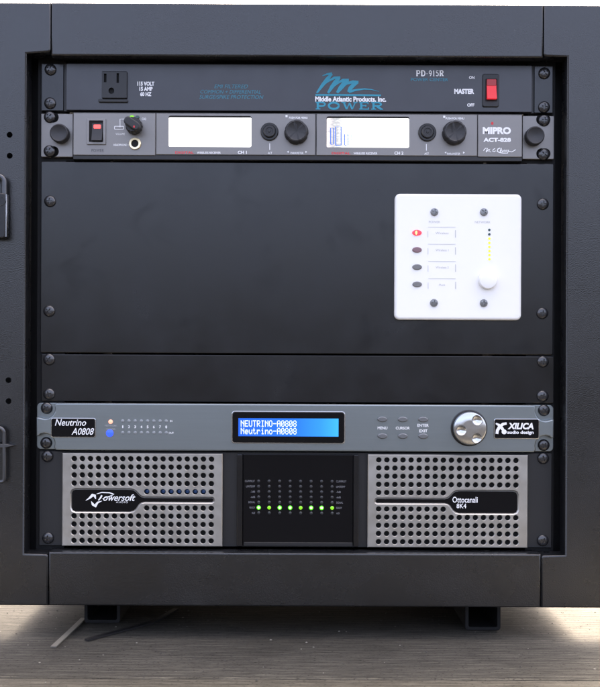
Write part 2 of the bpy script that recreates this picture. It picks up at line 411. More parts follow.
def serif(parent, body, x0, x1, y0, y1, dep, m, widths=None, gap=.12):
    wd = [(widths or {}).get(c, 1.) for c in body]; tot = sum(wd) + gap * (len(body) - 1)
    sx = (x1 - x0) / tot; H = y1 - y0; mb = MB(); cur = x0; n = 0
    for c, wc in zip(body, wd):
        for pts, t in GL[c]:
            q = [P(cur + px * wc * sx, y1 - py * H, dep) for px, py in pts]
            mb.ribbon(q, 1.45 * t * min(wc * sx, H) * K, dep - .0002 - n * .000012); n += 1
        cur += (wc + gap) * sx
    return put('lettering', mb.mesh('lettering'), m, parent)

# ------------------------------------------------------------------ shared small meshes
def screw_mesh():
    r = 5.9 * K
    prof = [(r * .95, .0004), (r, -.0002), (r * .98, -.0010), (r * .88, -.0019), (r * .68, -.0026), (r * .4, -.0030), (r * .12, -.0031)]
    body = MB().lathe(0, 0, prof, 28).mesh('screw')
    c1 = MB().box(-r * .50, r * .50, -.006, -.0016, -r * .11, r * .11).mesh('c'); c2 = MB().box(-r * .11, r * .11, -.006, -.00163, -r * .501, r * .501).mesh('c')
    me = cut(body, [c1, c2]); me.name = 'screw'; me.materials.clear(); me.materials.append(M['screw']); return me
SCREW = screw_mesh()
def screws(parent, pts, dep=0.):
    for (px, py) in pts:
        x, z = P(px, py, dep); put('screw', SCREW, None, parent, (x, dep, z), random.uniform(0, 1.5))

# ------------------------------------------------------------------ setting: floor planks, ground
FRONT = -.019                     # front plane of the cabinet frame
Z_FRAME_BOTTOM = qz(607, FRONT)
FOOT_Y = .012
Z_FLOOR = qz(630, FOOT_Y)         # the right foot stands on the floor there
def floor_y(py): return -Z_FLOOR / ((py - 343.5) * K) * D - D      # distance of a floor line
ya, yb = floor_y(679), floor_y(604)
PW = yb - ya
gm = MB(); gm.closed = False
gm.add([(-400, -400, Z_FLOOR - 1.0), (400, -400, Z_FLOOR - 1.0), (400, 400, Z_FLOOR - 1.0), (-400, 400, Z_FLOOR - 1.0)], [(0, 1, 2, 3)])  # unseen sheet, lowered to weaken its reflection in the rack front
g = put('ground', gm.mesh('ground'), 'ground'); g['kind'] = 'structure'
fl = put('floor', MB().box(-2.2, 2.2, ya - 1 * PW, yb + 5 * PW, Z_FLOOR - .055, Z_FLOOR - .026).mesh('floor'), 'inner'); fl['kind'] = 'structure'
rr = random.Random(3)
for k in range(-1, 6):  # deck stops short towards the camera to cut light reflected in the rack
    y0 = ya + k * PW + .0012; y1 = ya + (k + 1) * PW - .0012
    mb = MB(); b = .0014; dz = {0: 0, -1: .0001}.get(k, -.0003)
    sec = [(y0, -.024), (y0, -b), (y0 + b, 0), (y1 - b, 0), (y1, -b), (y1, -.024)]
    V = [(x, y, Z_FLOOR + z + dz) for x in (-2.2, 2.2) for y, z in sec]; n = len(sec)
    F = [(i, (i + 1) % n, n + (i + 1) % n, n + i) for i in range(n)] + [tuple(range(n)), tuple(range(2 * n - 1, n - 1, -1))]
    pk_ = put('plank', mb.add(V, F).mesh('plank'), 'wood', fl); pk_['tone'] = 1.0 if k == 0 else (1.5 if k == -1 else rr.uniform(.95, 1.4))

# ------------------------------------------------------------------ cabinet
cab = thing('equipment_rack', 'black steel equipment rack cabinet holding the audio units, standing on two square steel feet', 'rack', (0, .2, Z_FLOOR))
def FP(u, py): return (ux(u, FRONT), qz(py, FRONT))
def fillet(pts, rad):
    """round the corners whose radius (px) is given: pts = [(u,py,r)]"""
    n = len(pts); out = []
    for i in range(n):
        a = Vector(FP(*pts[i - 1][:2])); p = Vector(FP(*pts[i][:2])); c = Vector(FP(*pts[(i + 1) % n][:2])); r = pts[i][2] * K
        if r <= 0: out.append(tuple(p)); continue
        da = (a - p).normalized(); dc = (c - p).normalized()
        for k in range(6):
            t = k / 5; s = p + da * r * (1 - t) ** 2 + dc * r * t ** 2
            out.append(tuple(s))
    return out
UL, UR, TL, TR = 25.2, 566.0, 49.2, 542.4
left = fillet([(-62, 607, 2), (TL, 607, 0), (TL, 555.5, 3), (UL, 555, 0), (UL, 54.5, 0), (TL, 53, 3), (TL, 3.5, 0), (-62, 3.5, 2)], 0)
right = fillet([(TR, 607, 0), (645, 607, 2), (645, 3.5, 2), (TR, 3.5, 0), (TR, 55, 3), (UR, 55.5, 0), (UR, 554, 0), (TR, 554.5, 3)], 0)
holes = [MB().lathe(*P(px, py, FRONT), [(2.9 * K, -.03), (2.9 * K, -.004)], 20).mesh('c') for px, py in ((10.5, 136), (10.5, 157), (8.3, 381.5), (8.3, 402.5))]
sm = cut(MB().prism(left, FRONT, -.001, .0016, 3).mesh('stile'), holes); sm.materials.clear(); put('stile', sm, 'frame', cab)
put('stile', MB().prism(right, FRONT, -.001, .0016, 3).mesh('stile'), 'frame', cab)
for y0, y1 in ((3.2, 56.3), (553.3, 607)):
    pts = [FP(TL + .3, y1), FP(TR - .3, y1), FP(TR - .3, y0), FP(TL + .3, y0)]
    put('cross_rail', MB().prism(pts, FRONT + .0004, -.001, .0016, 3).mesh('cross_rail'), 'frame', cab)
XL, XR = ux(17), ux(575); ZT, ZB = qz(18), qz(597); YB = .46
for x0, x1 in ((XL - .004, XL), (XR, XR + .004)):
    put('side_panel', MB().box(x0, x1, -.0008, YB, ZB - .002, ZT + .002).mesh('side_panel'), 'frame', cab)
put('roof_panel', MB().box(XL - .0046, XR + .0046, -.0006, YB + .0005, ZT, ZT + .004).mesh('roof_panel'), 'frame', cab)
put('floor_panel', MB().box(XL - .0046, XR + .0046, -.0006, YB + .0005, ZB - .004, ZB).mesh('floor_panel'), 'frame', cab)
put('back_panel', MB().box(XL - .002, XR + .002, YB - .004, YB - .0005, ZB - .002, ZT + .002).mesh('back_panel'), 'inner', cab)
for x0, x1 in ((XL + .0005, ux(36.5)), (ux(554.5), XR - .0005)):
    put('light_baffle', MB().box(x0, x1, .018, .020, qz(570), qz(40)).mesh('light_baffle'), 'inner', cab)  # added dark strips that keep light out of the side gaps
put('light_baffle', MB().box(ux(64.4), ux(526.6), .008, .010, qz(72), qz(28)).mesh('light_baffle'), 'inner', cab)  # added dark strip that keeps the gap above the units unlit
for x0, x1 in ((ux(36), ux(64)), (ux(527), ux(555))):
    put('mounting_rail', MB().box(x0, x1, .0035, .0185, qz(575), qz(30)).mesh('mounting_rail'), 'inner', cab)
def foot(pl, pr, yf):
    x0, x1 = qx(pl, 620, yf), qx(pr, 620, yf); z0, z1 = Z_FLOOR + .0003, ZB - .0045; t = .0032
    outer = rrect(x0, x1, z0, z1, .003, 4); mb = MB().prism(outer, yf, YB - .03, .0004, 1).mesh('foot')
    inner = MB().prism(rrect(x0 + t, x1 - t, z0 + t, z1 - t, .0015, 4), yf - .02, YB, 0).mesh('c')
    me = cut(mb, [inner]); me.materials.clear(); put('foot_tube', me, 'inner', cab)
foot(464, 499.5, FOOT_Y); foot(83, 119, FOOT_Y + .018)

# ------------------------------------------------------------------ power distribution unit (1U)
pw = thing('power_distribution_panel', 'black power conditioner panel with outlet, blue logo lettering and red master switch', 'power unit', (0, 0, qz(112.5)))
slab('panel', prect(42, 554.5, 64.5, 112.4, 1), .0, .003, 'ear_black', pw, .0004, 1)
F1 = -.003
slab('face', prect(68, 532.5, 65.0, 112.0, .5), F1, -.0002, 'power', pw, .0006, 2)
for x0, x1 in ((43, 65), (535, 553.5)):
    slab('ear', prect(x0, x1, 65.2, 112, .5), -.0012, -.0002, 'panel', pw, .0004, 1)
om = MB().prism(prect(104, 129, 73.5, 100.5, .8), F1 - .0025, F1 + .0005, .0006, 2).mesh('outlet')
om = cut(om, [MB().prism(prect(106.2, 108.8, 76, 84.6), -.03, -.0015).mesh('c'), MB().prism(prect(118.8, 121.2, 75.6, 85.2), -.03, -.0015).mesh('c'),
              MB().prism(ell(*P(113.6, 93.0), 2.9 * K, 3.2 * K, 16), -.03, -.0015).mesh('c')])
slab('slot_backing', prect(105, 128, 74.5, 99.5), F1 - .0003, F1 + .0001, 'hole', pw)
om.materials.clear(); ou = put('outlet', om, 'plastic', pw)
slab('outlet_lip', prect(100.5, 129.5, 101.2, 104.2, .5), F1 - .0022, F1 - .0002, 'plastic', ou, .0004, 1)
for i, (t, x0, x1) in enumerate((('115 VOLT', 138.5, 155.5), ('15 AMP', 140.5, 153.8), ('60 HZ', 141.3, 152.5))):
    text(pw, t, x0, x1, 82.2 + i * 5.2, 86.4 + i * 5.2, F1, 'white_print', .05)
for t, x0, x1, y in (('EMI FILTERED', 215.5, 249, 84.8), ('COMMON + DIFFERENTIAL', 201.5, 262, 90.2), ('SURGE/SPIKE PROTECTION', 200.5, 264.5, 95.4)):
    text(pw, t, x0, x1, y, y + 3.7, F1, 'dull_blue', 0., .25)
# the brush-stroke emblem
def lp(*a): return [(310 + x / 7.06, 66 + y / 7.06) for x, y in a]
strokes('emblem', pw, 'blue_print', [
    (lp((95, 68), (130, 56), (160, 52), (158, 64)), [.5, 1.8, 2.6, 2.6]),
    (lp((162, 52), (130, 92), (98, 132), (55, 190)), [2.2, 3.8, 3.4, 1.6]),
    (lp((98, 134), (140, 104), (180, 82), (222, 78)), [1.2, 1.9, 2.6, 2.0]),
    (lp((216, 80), (188, 112), (160, 150), (135, 190)), [2.8, 4.4, 3.8, 2.2]),
    (lp((165, 150), (205, 118), (240, 98), (282, 96)), [1.2, 2.0, 2.6, 2.2]),
    (lp((276, 98), (250, 122), (222, 156), (198, 188)), [2.8, 5.0, 4.4, 2.4]),
    (lp((232, 148), (268, 122), (310, 110), (350, 112)), [1.6, 2.4, 3.0, 2.6]),
    (lp((346, 112), (318, 128), (292, 156), (278, 182)), [2.4, 4.2, 4.0, 2.6]),
    (lp((282, 180), (330, 168), (390, 160), (440, 163), (495, 178)), [3.0, 2.0, 1.4, .9, .3]),
    (lp((46, 204), (200, 203), (400, 204), (508, 205)), 1.7)], F1)
text(pw, 'Middle Atlantic Products, Inc.', 316.2, 387.2, 96.2, 102.4, F1, 'white_print', .045)
serif(pw, 'POWER', 316.5, 384, 101.9, 109.2, F1, 'blue_print', {'W': 1.35, 'O': 1.05, 'P': .9, 'E': .92})
serif(pw, 'PD-915R', 417.2, 444.8, 69.8, 75.6, F1, 'white_print', {'-': .5, '1': .6, '9': .8, '5': .8, 'D': 1.1})
text(pw, 'POWER CENTER', 412, 449.3, 77.3, 80.6, F1, 'dull_blue', .015)
text(pw, 'MASTER', 455.3, 475.3, 88, 93.2, F1, 'white_print', .055)
text(pw, 'ON', 470.2, 475.6, 75.2, 78.2, F1, 'white_print', .03)
text(pw, 'OFF', 468.2, 475.4, 102.6, 105.8, F1, 'white_print', .03)
sw = slab('switch', prect(482.8, 499.2, 74, 107.2, 2), F1 - .0016, F1 + .0002, 'plastic', pw, .0008, 3)
mb = MB(); x0, x1 = qx(486.8, 90), qx(496.2, 90); ys = F1 - .0017
mb.prism(prect(485.6, 497.4, 79.2, 101.6, .6), ys - .0002, ys + .001)
put('switch_well', mb.mesh('switch_well'), 'hole', sw)
mb = MB(); zt, zm, zb = qz(82.6), qz(91), qz(99.8)
V = [(x, y, z) for x in (x0, x1) for y, z in ((ys - .0006, zt), (ys - .0016, zm), (ys - .0042, zb), (ys, zb), (ys, zt))]
mb.add(V, [(0, 1, 2, 3, 4), (9, 8, 7, 6, 5)] + [(i, (i + 1) % 5 + 0, (i + 1) % 5 + 5, i + 5) for i in range(5)])
put('rocker', mb.mesh('rocker'), 'red_lens', sw, label='glowing red rocker')
slab('rocker_tip', prect(486.8, 496.2, 80, 86.5, .4), ys - .0014, ys - .0001, 'red_deep', sw, .0002, 1)
screws(pw, ((51.7, 70.7), (51.2, 104.4), (545.4, 72.2), (545, 106)), -.0012)

# ------------------------------------------------------------------ dual wireless receiver (1U)
rc = thing('wireless_receiver', 'grey dual wireless microphone receiver with two white displays and round black knobs', 'receiver', (0, 0, qz(159)))
G = -.006
for (x0, x1, side) in ((42.2, 74.2, 0), (523, 554.6, 1)):
    me = MB().prism(prect(x0, x1, 115, 158.2, .6), -.0012, .003, .0004, 1).mesh('ear')
    cs = []
    for py in (118.6, 152.8):
        a, b = (46.5, 60) if side == 0 else (536.8, 551)
        cs.append(MB().prism(prect(a, b, py - 5.4, py + 5.4, 5.3), -.02, .01).mesh('c'))
    me = cut(me, cs); me.materials.clear(); put('ear', me, 'grey', rc)
slab('backing', prect(44, 553, 114.6, 161.0, 0), .0034, .0042, 'hole', rc)
slab('chassis', prect(75.2, 522, 114.2, 161.2, 0), -.0048, .003, 'plastic', rc, .0004, 1)
bodypts = ((75.6, 157.2), (157.9, 316.2), (317.2, 477), (477.6, 521.6))
for i, (x0, x1) in enumerate(bodypts):
    lo = 157.2 if i in (0, 3) else 156.4
    base = MB().prism(prect(x0, x1, 115.2, lo, .4), G, -.005, .0004, 1).mesh('face_plate')
    if i in (1, 2):
        dx = (170.3, 252.6) if i == 1 else (327.2, 409.4)
        base = cut(base, [MB().prism(prect(dx[0], dx[1], 117.6, 148.6, 2), -.03, .02).mesh('c')]); base.materials.clear()
    put('face_plate', base, 'grey', rc)
# displays sit behind their windows
def disp(x0, x1, m):
    d = slab('display', prect(x0 + .2, x1 - .2, 119.2, 148.2, 1.2), -.0051, -.0046, m, rc)
    slab('shade', prect(x0 + .1, x1 - .1, 117.7, 119.2, 0), -.0055, -.0047, 'hole', d); return d  # dark strip stands in for the shadow under the window's upper edge
d1 = disp(170.3, 252.6, 'lcd_white'); d2 = disp(327.2, 409.4, 'lcd_reflection')
DY = -.0052
bl = []
for x0, x1, a, b in ((331.5, 334.5, 128, 144), (336.5, 342, 126.5, 145), (345.5, 348.6, 134, 145)):
    bl.append(([(x0, b), (x0, a), (x1, a), (x1, b), (x0, b)], 1.0))
strokes('display_bar', d2, 'lcd_bar', bl, DY - .0002)
strokes('display_bar', d2, 'lcd_green', [([(349.8, 145), (349.8, 134.5), (352.4, 134.5), (352.4, 145)], .8)], DY - .0002)
text(d2, '4', 354.5, 357.5, 127, 131.5, DY - .0003, 'lcd_text'); text(d2, '0', 356.5, 360, 134.5, 140.5, DY - .0003, 'lcd_text')
for off, ch in ((0, '1'), (156.6, '2')):
    text(rc, 'DIGITAL', 176 + off, 194.6 + off, 151.8, 154.2, G, 'red_print', .03)
    text(rc, 'WIRELESS RECEIVER', 197.8 + off, 221.6 + off, 152, 154.2, G, 'white_print', .02)
    text(rc, 'CH ' + ch, 238.6 + off, 247.6 + off, 151, 154.2, G, 'white_print', .03)
    # tact button
    x, z = P(270.6 + off, 133.3); k = K
    bt = put('button', MB().lathe(x, z, [(8.9 * k, G + .001), (8.9 * k, G - .0012), (8.2 * k, G - .002), (6.6 * k, G - .002), (6.5 * k, G - .0008)], 36).mesh('button'), 'plastic', rc)
    put('button_cap', MB().lathe(x, z, [(6.0 * k, G - .0007), (6.0 * k, G - .0034), (5.4 * k, G - .0042), (3.6 * k, G - .0042), (3.3 * k, G - .0037), (1.6 * k, G - .0037), (1.3 * k, G - .0041), (.4 * k, G - .0042)], 32).mesh('button_cap'), 'rubber', bt)
    # fluted knob
    x, z = P(297.3 + off, 134.0)
    def flute(a, r, y):
        c = math.cos(a * 6 + 1.57); return 1 - (.05 * max(0, c) ** 6 if r > 9 * K else 0)
    kn = put('knob', MB().lathe(x, z, [(12.0 * k, G - .0004), (12.0 * k, G - .0018), (11.6 * k, G - .0026), (11.0 * k, G - .0078), (10.5 * k, G - .0085), (9.4 * k, G - .0088), (8.6 * k, G - .0083), (.5 * k, G - .0079)], 72, flute).mesh('knob'), 'rubber', rc)
    strokes('knob_mark', kn, 'plastic', [([(297.3 + off, 131), (297.3 + off, 124)], .6)], G - .0090)
    text(rc, 'PUSH FOR MENU', 290 + off, 308.6 + off, 116.6, 118.8, G, 'white_print', .03)
    slab('menu_mark', prect(286.6 + off, 288.6 + off, 116.6, 118.7), G - .00015, G + .0001, 'white_print', rc)
    text(rc, 'ACT', 268.6 + off, 273 + off, 152, 154.2, G, 'white_print', .02)
    strokes('marking', rc, 'white_print', [([(270.6 + off, 143.4), (270.6 + off, 150)], .7)], G)
    text(rc, 'PARAMETER', 291.4 + off, 304.4 + off, 152, 154.2, G, 'white_print', .02)
    mb = MB()
    for s, cx in ((-1, 288.8 + off), (1, 307 + off)):
        a = [P(cx + s * 1.0, 153.1), P(cx - s * .8, 152), P(cx - s * .8, 154.2)]
        if s < 0: a = [a[0], a[2], a[1]]
        mb.prism(a[::-1] if s > 0 else a[::-1], G - .00015, G + .0001)
    put('marking', mb.mesh('marking'), 'white_print', rc)
# power switch
fr = cut(MB().prism(prect(89.2, 108.2, 121.2, 147, .6), G - .0012, G + .0003, .0005, 2).mesh('switch'),
         [MB().prism(prect(91.6, 105.6, 123, 144.4, .4), -.03, .03).mesh('c')]); fr.materials.clear()
sw = put('switch', fr, 'grey', rc)
slab('switch_well', prect(91.4, 105.8, 122.8, 144.6, 0), G - .0003, G + .0002, 'hole', sw)
mb = MB(); x0, x1 = qx(94.6, 134), qx(104.8, 134); zt, zm, zb = qz(126), qz(135), qz(143.4); ys = G - .0004
V = [(x, y, z) for x in (x0, x1) for y, z in ((ys - .0005, zt), (ys - .0012, zm), (ys - .0040, zb), (ys, zb), (ys, zt))]
mb.add(V, [(0, 1, 2, 3, 4), (9, 8, 7, 6, 5)] + [(i, (i + 1) % 5, (i + 1) % 5 + 5, i + 5) for i in range(5)])
rk = put('rocker', mb.mesh('rocker'), 'rubber', sw)
slab('pilot_window', prect(96.2, 103.4, 127.2, 131.2, .4), ys - .0013, ys - .0005, 'red_lit', sw, .0002, 1)
text(rc, 'POWER', 92.4, 104.8, 149.8, 152.8, G, 'dark_print', .0)
# volume knob, jack and their markings
x, z = P(136.6, 128.8)
kn = put('knob', MB().lathe(x, z, [(8.0 * K, G - .0005), (8.2 * K, G - .002), (7.4 * K, G - .010), (6.9 * K, G - .0108), (.4 * K, G - .0110)], 60, lambda a, r, y: 1 + .035 * math.cos(14 * a) if r > 5 * K else 1).mesh('knob'), 'rubber', rc)
bar = [(x + c * math.cos(-.6) - s * math.sin(-.6), z + c * math.sin(-.6) + s * math.cos(-.6)) for c, s in rrect(-8.6 * K, 8.6 * K, -4.2 * K, 4.2 * K, 3.6 * K)]
put('grip', MB().prism(bar, G - .0150, G - .0105, .0012, 3).mesh('grip'), 'rubber', kn)
slab('knob_mark', ell(*P(135.2, 127.6, -.02), .8 * K, 1.2 * K, 12), G - .0153, G - .0149, 'red_print', kn)
slab('indicator', ell(*P(134.2, 119.4), 2.3 * K, 1.7 * K, 16), G - .0012, G + .0001, 'led_amber', rc, .0003, 1)
slab('indicator', ell(*P(139.6, 119.4), 2.0 * K, 1.5 * K, 16), G - .0012, G + .0001, 'led_teal', rc, .0003, 1)
text(rc, 'CH1', 126.2, 130.4, 118.4, 120.8, G, 'white_print', .01); text(rc, 'CH2', 142.8, 147.2, 118.4, 120.8, G, 'white_print', .01)
strokes('marking', rc, 'white_print', [([(121, 128), (121, 119.8), (125, 119.8)], .6)], G)
mb = MB(); put('marking', cut(mb.prism(prect(116.4, 126, 128.2, 131.8, .4), G - .00018, G + .0001).mesh('c'), [MB().prism(prect(117, 125.4, 128.8, 131.2), -.03, .03).mesh('c')]), None, rc).data.materials.append(M['white_print'])
text(rc, 'VOLUME', 116.6, 125.8, 133.6, 135.8, G, 'white_print', 0.)
text(rc, 'HEADPHONE', 114.4, 127.6, 144.6, 146.8, G, 'white_print', .02)
strokes('marking', rc, 'white_print', [([(128.4, 145.7), (130.6, 145.7)], .5)], G)
x, z = P(137, 145.8)
jk = put('jack', MB().lathe(x, z, [(6.0 * K, G + .001), (6.0 * K, G - .0012), (5.5 * K, G - .0017), (3.7 * K, G - .0015), (3.4 * K, G - .0008), (3.4 * K, G + .004)], 32).mesh('jack'), 'gold', rc)
put('jack_hole', MB().lathe(x, z, [(3.35 * K, G + .003), (3.35 * K, G - .0004)], 20).mesh('jack_hole'), 'hole', jk)
# maker's name
text(rc, 'MIPRO', 483.6, 511.8, 126.0, 133.4, G, 'white_print', .055)
slab('marking', ell(*P(491.9, 123.9), 1.3 * K, 1.5 * K, 12), G - .0002, G + .0001, 'red_print', rc)
text(rc, 'ACT-828', 484.2, 511.8, 136.9, 141.0, G, 'white_print', .05)
def sg(*a): return [(470 + x / 6.667, 112 + y / 6.667) for x, y in a]
strokes('signature', rc, 'white_print', [
    (sg((95, 252), (108, 236), (122, 236), (112, 262)), .8), (sg((112, 262), (128, 246), (140, 238), (130, 258), (146, 260)), .8),
    (sg((172, 238), (160, 244), (156, 256), (168, 258), (176, 252)), .8), (sg((206, 234), (192, 240), (186, 256), (200, 262)), 1.0),
    (sg((214, 234), (206, 262)), .9), (sg((206, 254), (218, 246), (220, 262)), .8), (sg((224, 260), (234, 246), (238, 260)), .8),
    (sg((238, 260), (246, 246), (250, 260)), .8), (sg((252, 250), (262, 246), (256, 268), (226, 268), (196, 264)), .8), (sg((262, 256), (284, 260), (310, 244)), .7)], G)
# thumb screws on the ears
for px, py in ((62.2, 136), (534, 136.3)):
    x, z = P(px, py)
    put('thumb_screw', MB().lathe(x, z, [(9.0 * K, -.0011), (9.2 * K, -.0020), (9.2 * K, -.0085), (8.7 * K, -.0094), (8.0 * K, -.0097), (7.2 * K, -.0092), (.5 * K, -.0087)], 40).mesh('thumb_screw'), 'rubber', rc)
screws(rc, ((50.8, 118.2), (50.4, 152.2), (545.0, 119.4), (544.5, 153.4)), -.0012)

# ------------------------------------------------------------------ blank panels
def blank(y0, y1, pts, label):
    t = thing('blank_panel', label, 'panel', (0, 0, qz(y1)), 'black blank rack panels')
    slab('plate', prect(41.0, 553.8, y0, y1, 1.2), 0, .003, 'panel', t, .0006, 2)
    screws(t, pts); return t
blank(162.6, 353.6, ((50.7, 202.4), (49.4, 312.2), (543.4, 203), (542.4, 312.2)), 'tall black blank panel behind the white control plate')
blank(355.4, 402.2, ((49.2, 360.6), (49, 395.2), (542.8, 360.6), (542.4, 395)), 'narrow black blank panel just above the blue grey processor')

# ------------------------------------------------------------------ white wall control plate
wp = thing('wall_control_plate', 'white square two-gang wall control plate with red lit button, mounted on tall black panel', 'control plate', (qx(457.5), 0, qz(321)))
H = -.0062
slab('plate', prect(394.6, 520.6, 194, 319.4, 5), H, -.0001, 'white', wp, .0024, 4)
cs = MB().lathe(0, 0, [(3.9 * K, .0003), (3.9 * K, -.0006), (3.3 * K, -.0014), (.3 * K, -.0017)], 24).mesh('c')
cm = cut(cs, [MB().box(-2.7 * K, 2.7 * K, -.004, -.0001, -.7 * K, .7 * K).mesh('c'), MB().box(-.7 * K, .7 * K, -.004, -.00012, -2.71 * K, 2.71 * K).mesh('c')])
cm.materials.clear(); cm.materials.append(mat('nickel screw', (.24, .24, .24), .3, metal=.8))
for px, py, r in ((434, 212.4, .3), (483.2, 212.2, .7), (433.2, 302.6, .2), (482.6, 302.6, 0)):
    x, z = P(px, py); put('screw', cm, None, wp, (x, H, z), r)
for i, (py, m) in enumerate(((232.2, 'oval_red'), (249.3, 'oval_mauve'), (266.5, 'oval_grey'), (283.8, 'oval_grey'))):
    b = slab('button', ell(*P(417.4, py, H), 4.8 * K, 2.9 * K, 28), H - .0010, H + .0002, m, wp, .0008, 3, label=('lit red button' if i == 0 else None))
    if i == 0: slab('button_glow', ell(*P(416.6, py, H), 1.0 * K, 1.9 * K, 16), H - .00145, H - .0009, 'oval_core', b)
    a = ('faint_print')
    y0, y1 = py - 5.8, py + 5.6
    strokes('label_frame', wp, a, [([(428.6, y0), (456, y0)], .3), ([(428.4, y0 + 4), (428.4, y1 - 1)], .35), ([(455.9, y0 + 3), (455.9, y1 - 1)], .6)], H)
    text(wp, ('Wireless', 'Wireless 1', 'Wireless 2', 'Aux')[i], 436 if i < 3 else 439, 449 if i < 3 else 445.5, py - .9, py + 1.3, H, 'faint_print')
text(wp, 'POWER', 429.4, 440.6, 220.2, 222.4, H, 'faint_print'); text(wp, 'NETWORK', 475.4, 491, 220.2, 222.4, H, 'faint_print')
for i, py in enumerate((229.0, 233.4, 237.8, 242, 246.1, 250.2, 254.2, 258.4)):
    slab('led', ell(*P(489.8, py, H), 1.25 * K, 1.25 * K, 12), H - .0004, H + .0001, 'led_teal' if i < 2 else 'led_yellow', wp, .0002, 1)
x, z = P(487.8, 279.2, H)
put('knob', MB().lathe(x, z, [(9.2 * K, H - .0003), (9.2 * K, H - .0008), (8.9 * K, H - .0034), (8.4 * K, H - .0042), (7.4 * K, H - .0045), (.4 * K, H - .0043)], 40).mesh('knob'), 'white', wp)

# ------------------------------------------------------------------ signal processor (1U)
pr = thing('signal_processor', 'blue grey metal audio processor with blue text display and round silver jog wheel', 'processor', (0, 0, qz(450.5)))
slab('ear_plate', prect(36.6, 553.0, 404.0, 450.2, 4), -.0006, .003, 'steel_blue', pr, .0005, 2)
N = -.007
def corner(cx, cz, r, a0, a1, n=8): return [(cx + r * math.cos(a0 + (a1 - a0) * i / n), cz + r * math.sin(a0 + (a1 - a0) * i / n)) for i in range(n + 1)]
Lx, Rx, Tz, Bz = qx(35.8, 427, N), qx(553.6, 427, N), qz(403.8), qz(450.6)
scr = ((46.5, 409.2), (45.9, 444), (543.6, 409.2), (543.2, 444)); rr_ = 10.2 * K
def outline():
    zt, zb = qz(418), qz(436.4); e = 12 * K
    pts = [(Lx, zb), (Lx + .0024, zb)]
    x, z = P(*scr[1]); pts += [(x + math.sqrt(max(0, rr_ ** 2 - (zb - z) ** 2)) * 0 + rr_ * math.cos(t), z + rr_ * math.sin(t)) for t in [PI * .62, PI * .5, PI * .38, PI * .25, PI * .12, 0, -PI * .12]]
    pts += [(x + rr_ + .0012, Bz)]
    x, z = P(*scr[3]); pts += [(x - rr_ - .0012, Bz)] + [(x + rr_ * math.cos(t), z + rr_ * math.sin(t)) for t in [PI * 1.12, PI, PI * .88, PI * .75, PI * .62, PI * .5, PI * .38]]
    pts += [(Rx - .0024, zb), (Rx, zb), (Rx, zt), (Rx - .0024, zt)]
    x, z = P(*scr[2]); pts += [(x + rr_ * math.cos(t), z + rr_ * math.sin(t)) for t in [-PI * .38, -PI * .5, -PI * .62, -PI * .75, -PI * .88, -PI, -PI * 1.12]] + [(x - rr_ - .0012, Tz)]
    x, z = P(*scr[0]); pts += [(x + rr_ + .0012, Tz)] + [(x + rr_ * math.cos(t), z + rr_ * math.sin(t)) for t in [PI * .12, 0, -PI * .12, -PI * .25, -PI * .38, -PI * .5, -PI * .62]]
    pts += [(Lx + .0024, zt), (Lx, zt)]
    return pts
put('face', MB().prism(outline(), N, -.0007, .0012, 4).mesh('face'), 'steel_blue', pr)
screws(pr, scr, -.0007)
def badge(x0, x1, y0, y1):
    rim = slab('badge', prect(x0, x1, y0, y1, 2.2), N - .0009, N + .0001, 'chrome', pr, .0005, 2)
    slab('badge_face', prect(x0 + .8, x1 - .8, y0 + .8, y1 - .8, 1.6), N - .0014, N - .0006, 'gloss', rim, .0003, 1); return rim
NB = N - .0014
b = badge(52.6, 97.2, 418.2, 437.8)
text(b, 'Neutrino', 54.6, 85.8, 420.2, 426.8, NB, 'white_print', .008, .28); text(b, 'A0808', 71.2, 93.6, 429, 435.8, NB, 'white_print', .008, .28)
b = badge(491.8, 537, 417, 437.2)
text(b, 'XILICA', 507.2, 533.2, 421.8, 428.4, NB, 'white_print', .045, .22); text(b, 'audio design', 506.8, 533.2, 429.6, 434.0, NB, 'white_print', .03)
def xg(*a): return [(485 + x / 8, 410 + y / 8) for x, y in a]
strokes('emblem', b, 'white_print', [(xg((84, 100), (110, 114), (135, 142), (152, 165)), [1.4, 2.6, 3.0, 2.0]), (xg((170, 100), (140, 106), (112, 130), (96, 156), (92, 184)), [2.2, 2.8, 3.2, 3.0, 2.8])], NB)
slab('emblem', ell(*P(503.4, 430.8, N), 2.5 * K, 2.4 * K, 18), NB - .00035, NB + .0001, 'white_print', b)
def led(px, py, r, m, parent, dep, name='led'):
    return put(name, MB().lathe(*P(px, py, dep), [(r * K, dep + .0001), (r * K, dep - .0004), (r * .7 * K, dep - .0009), (r * .2 * K, dep - .0011)], 14).mesh(name), m, parent)
led(110.3, 422.6, 2.2, 'led_orange', pr, N); led(109.4, 434, 3.6, 'led_blue', pr, N)
text(pr, 'NETWORK', 104.6, 117, 425.6, 427.4, N, 'pale_print', .02); text(pr, 'POWER', 106.2, 115, 429.2, 430.9, N, 'pale_print', .02)
LEDM = MB().lathe(0, 0, [(1.7 * K, .0001), (1.7 * K, -.0004), (1.1 * K, -.0008), (.2 * K, -.0009)], 12).mesh('led'); LEDM.materials.append(M['led_pale'])
for i in range(8):
    for py in (421.8, 433.4):
        x, z = P(122.4 + i * 6.22, py, N); put('led', LEDM, None, pr, (x, N, z))
    c = 122.4 + i * 6.22
    text(pr, str(i + 1), c - (.5 if i == 0 else .9), c + (.5 if i == 0 else .9), 426.2, 428.9, N, 'white_print', .02)
text(pr, 'IN', 169.8, 172, 420.6, 422.6, N, 'white_print', .02); text(pr, 'OUT', 168.4, 173.4, 432.6, 434.4, N, 'white_print', .02)
bz = slab('display_bezel', prect(231.6, 344.6, 410.6, 443, 3.4), N - .0006, N + .0001, 'chrome', pr, .0005, 2)
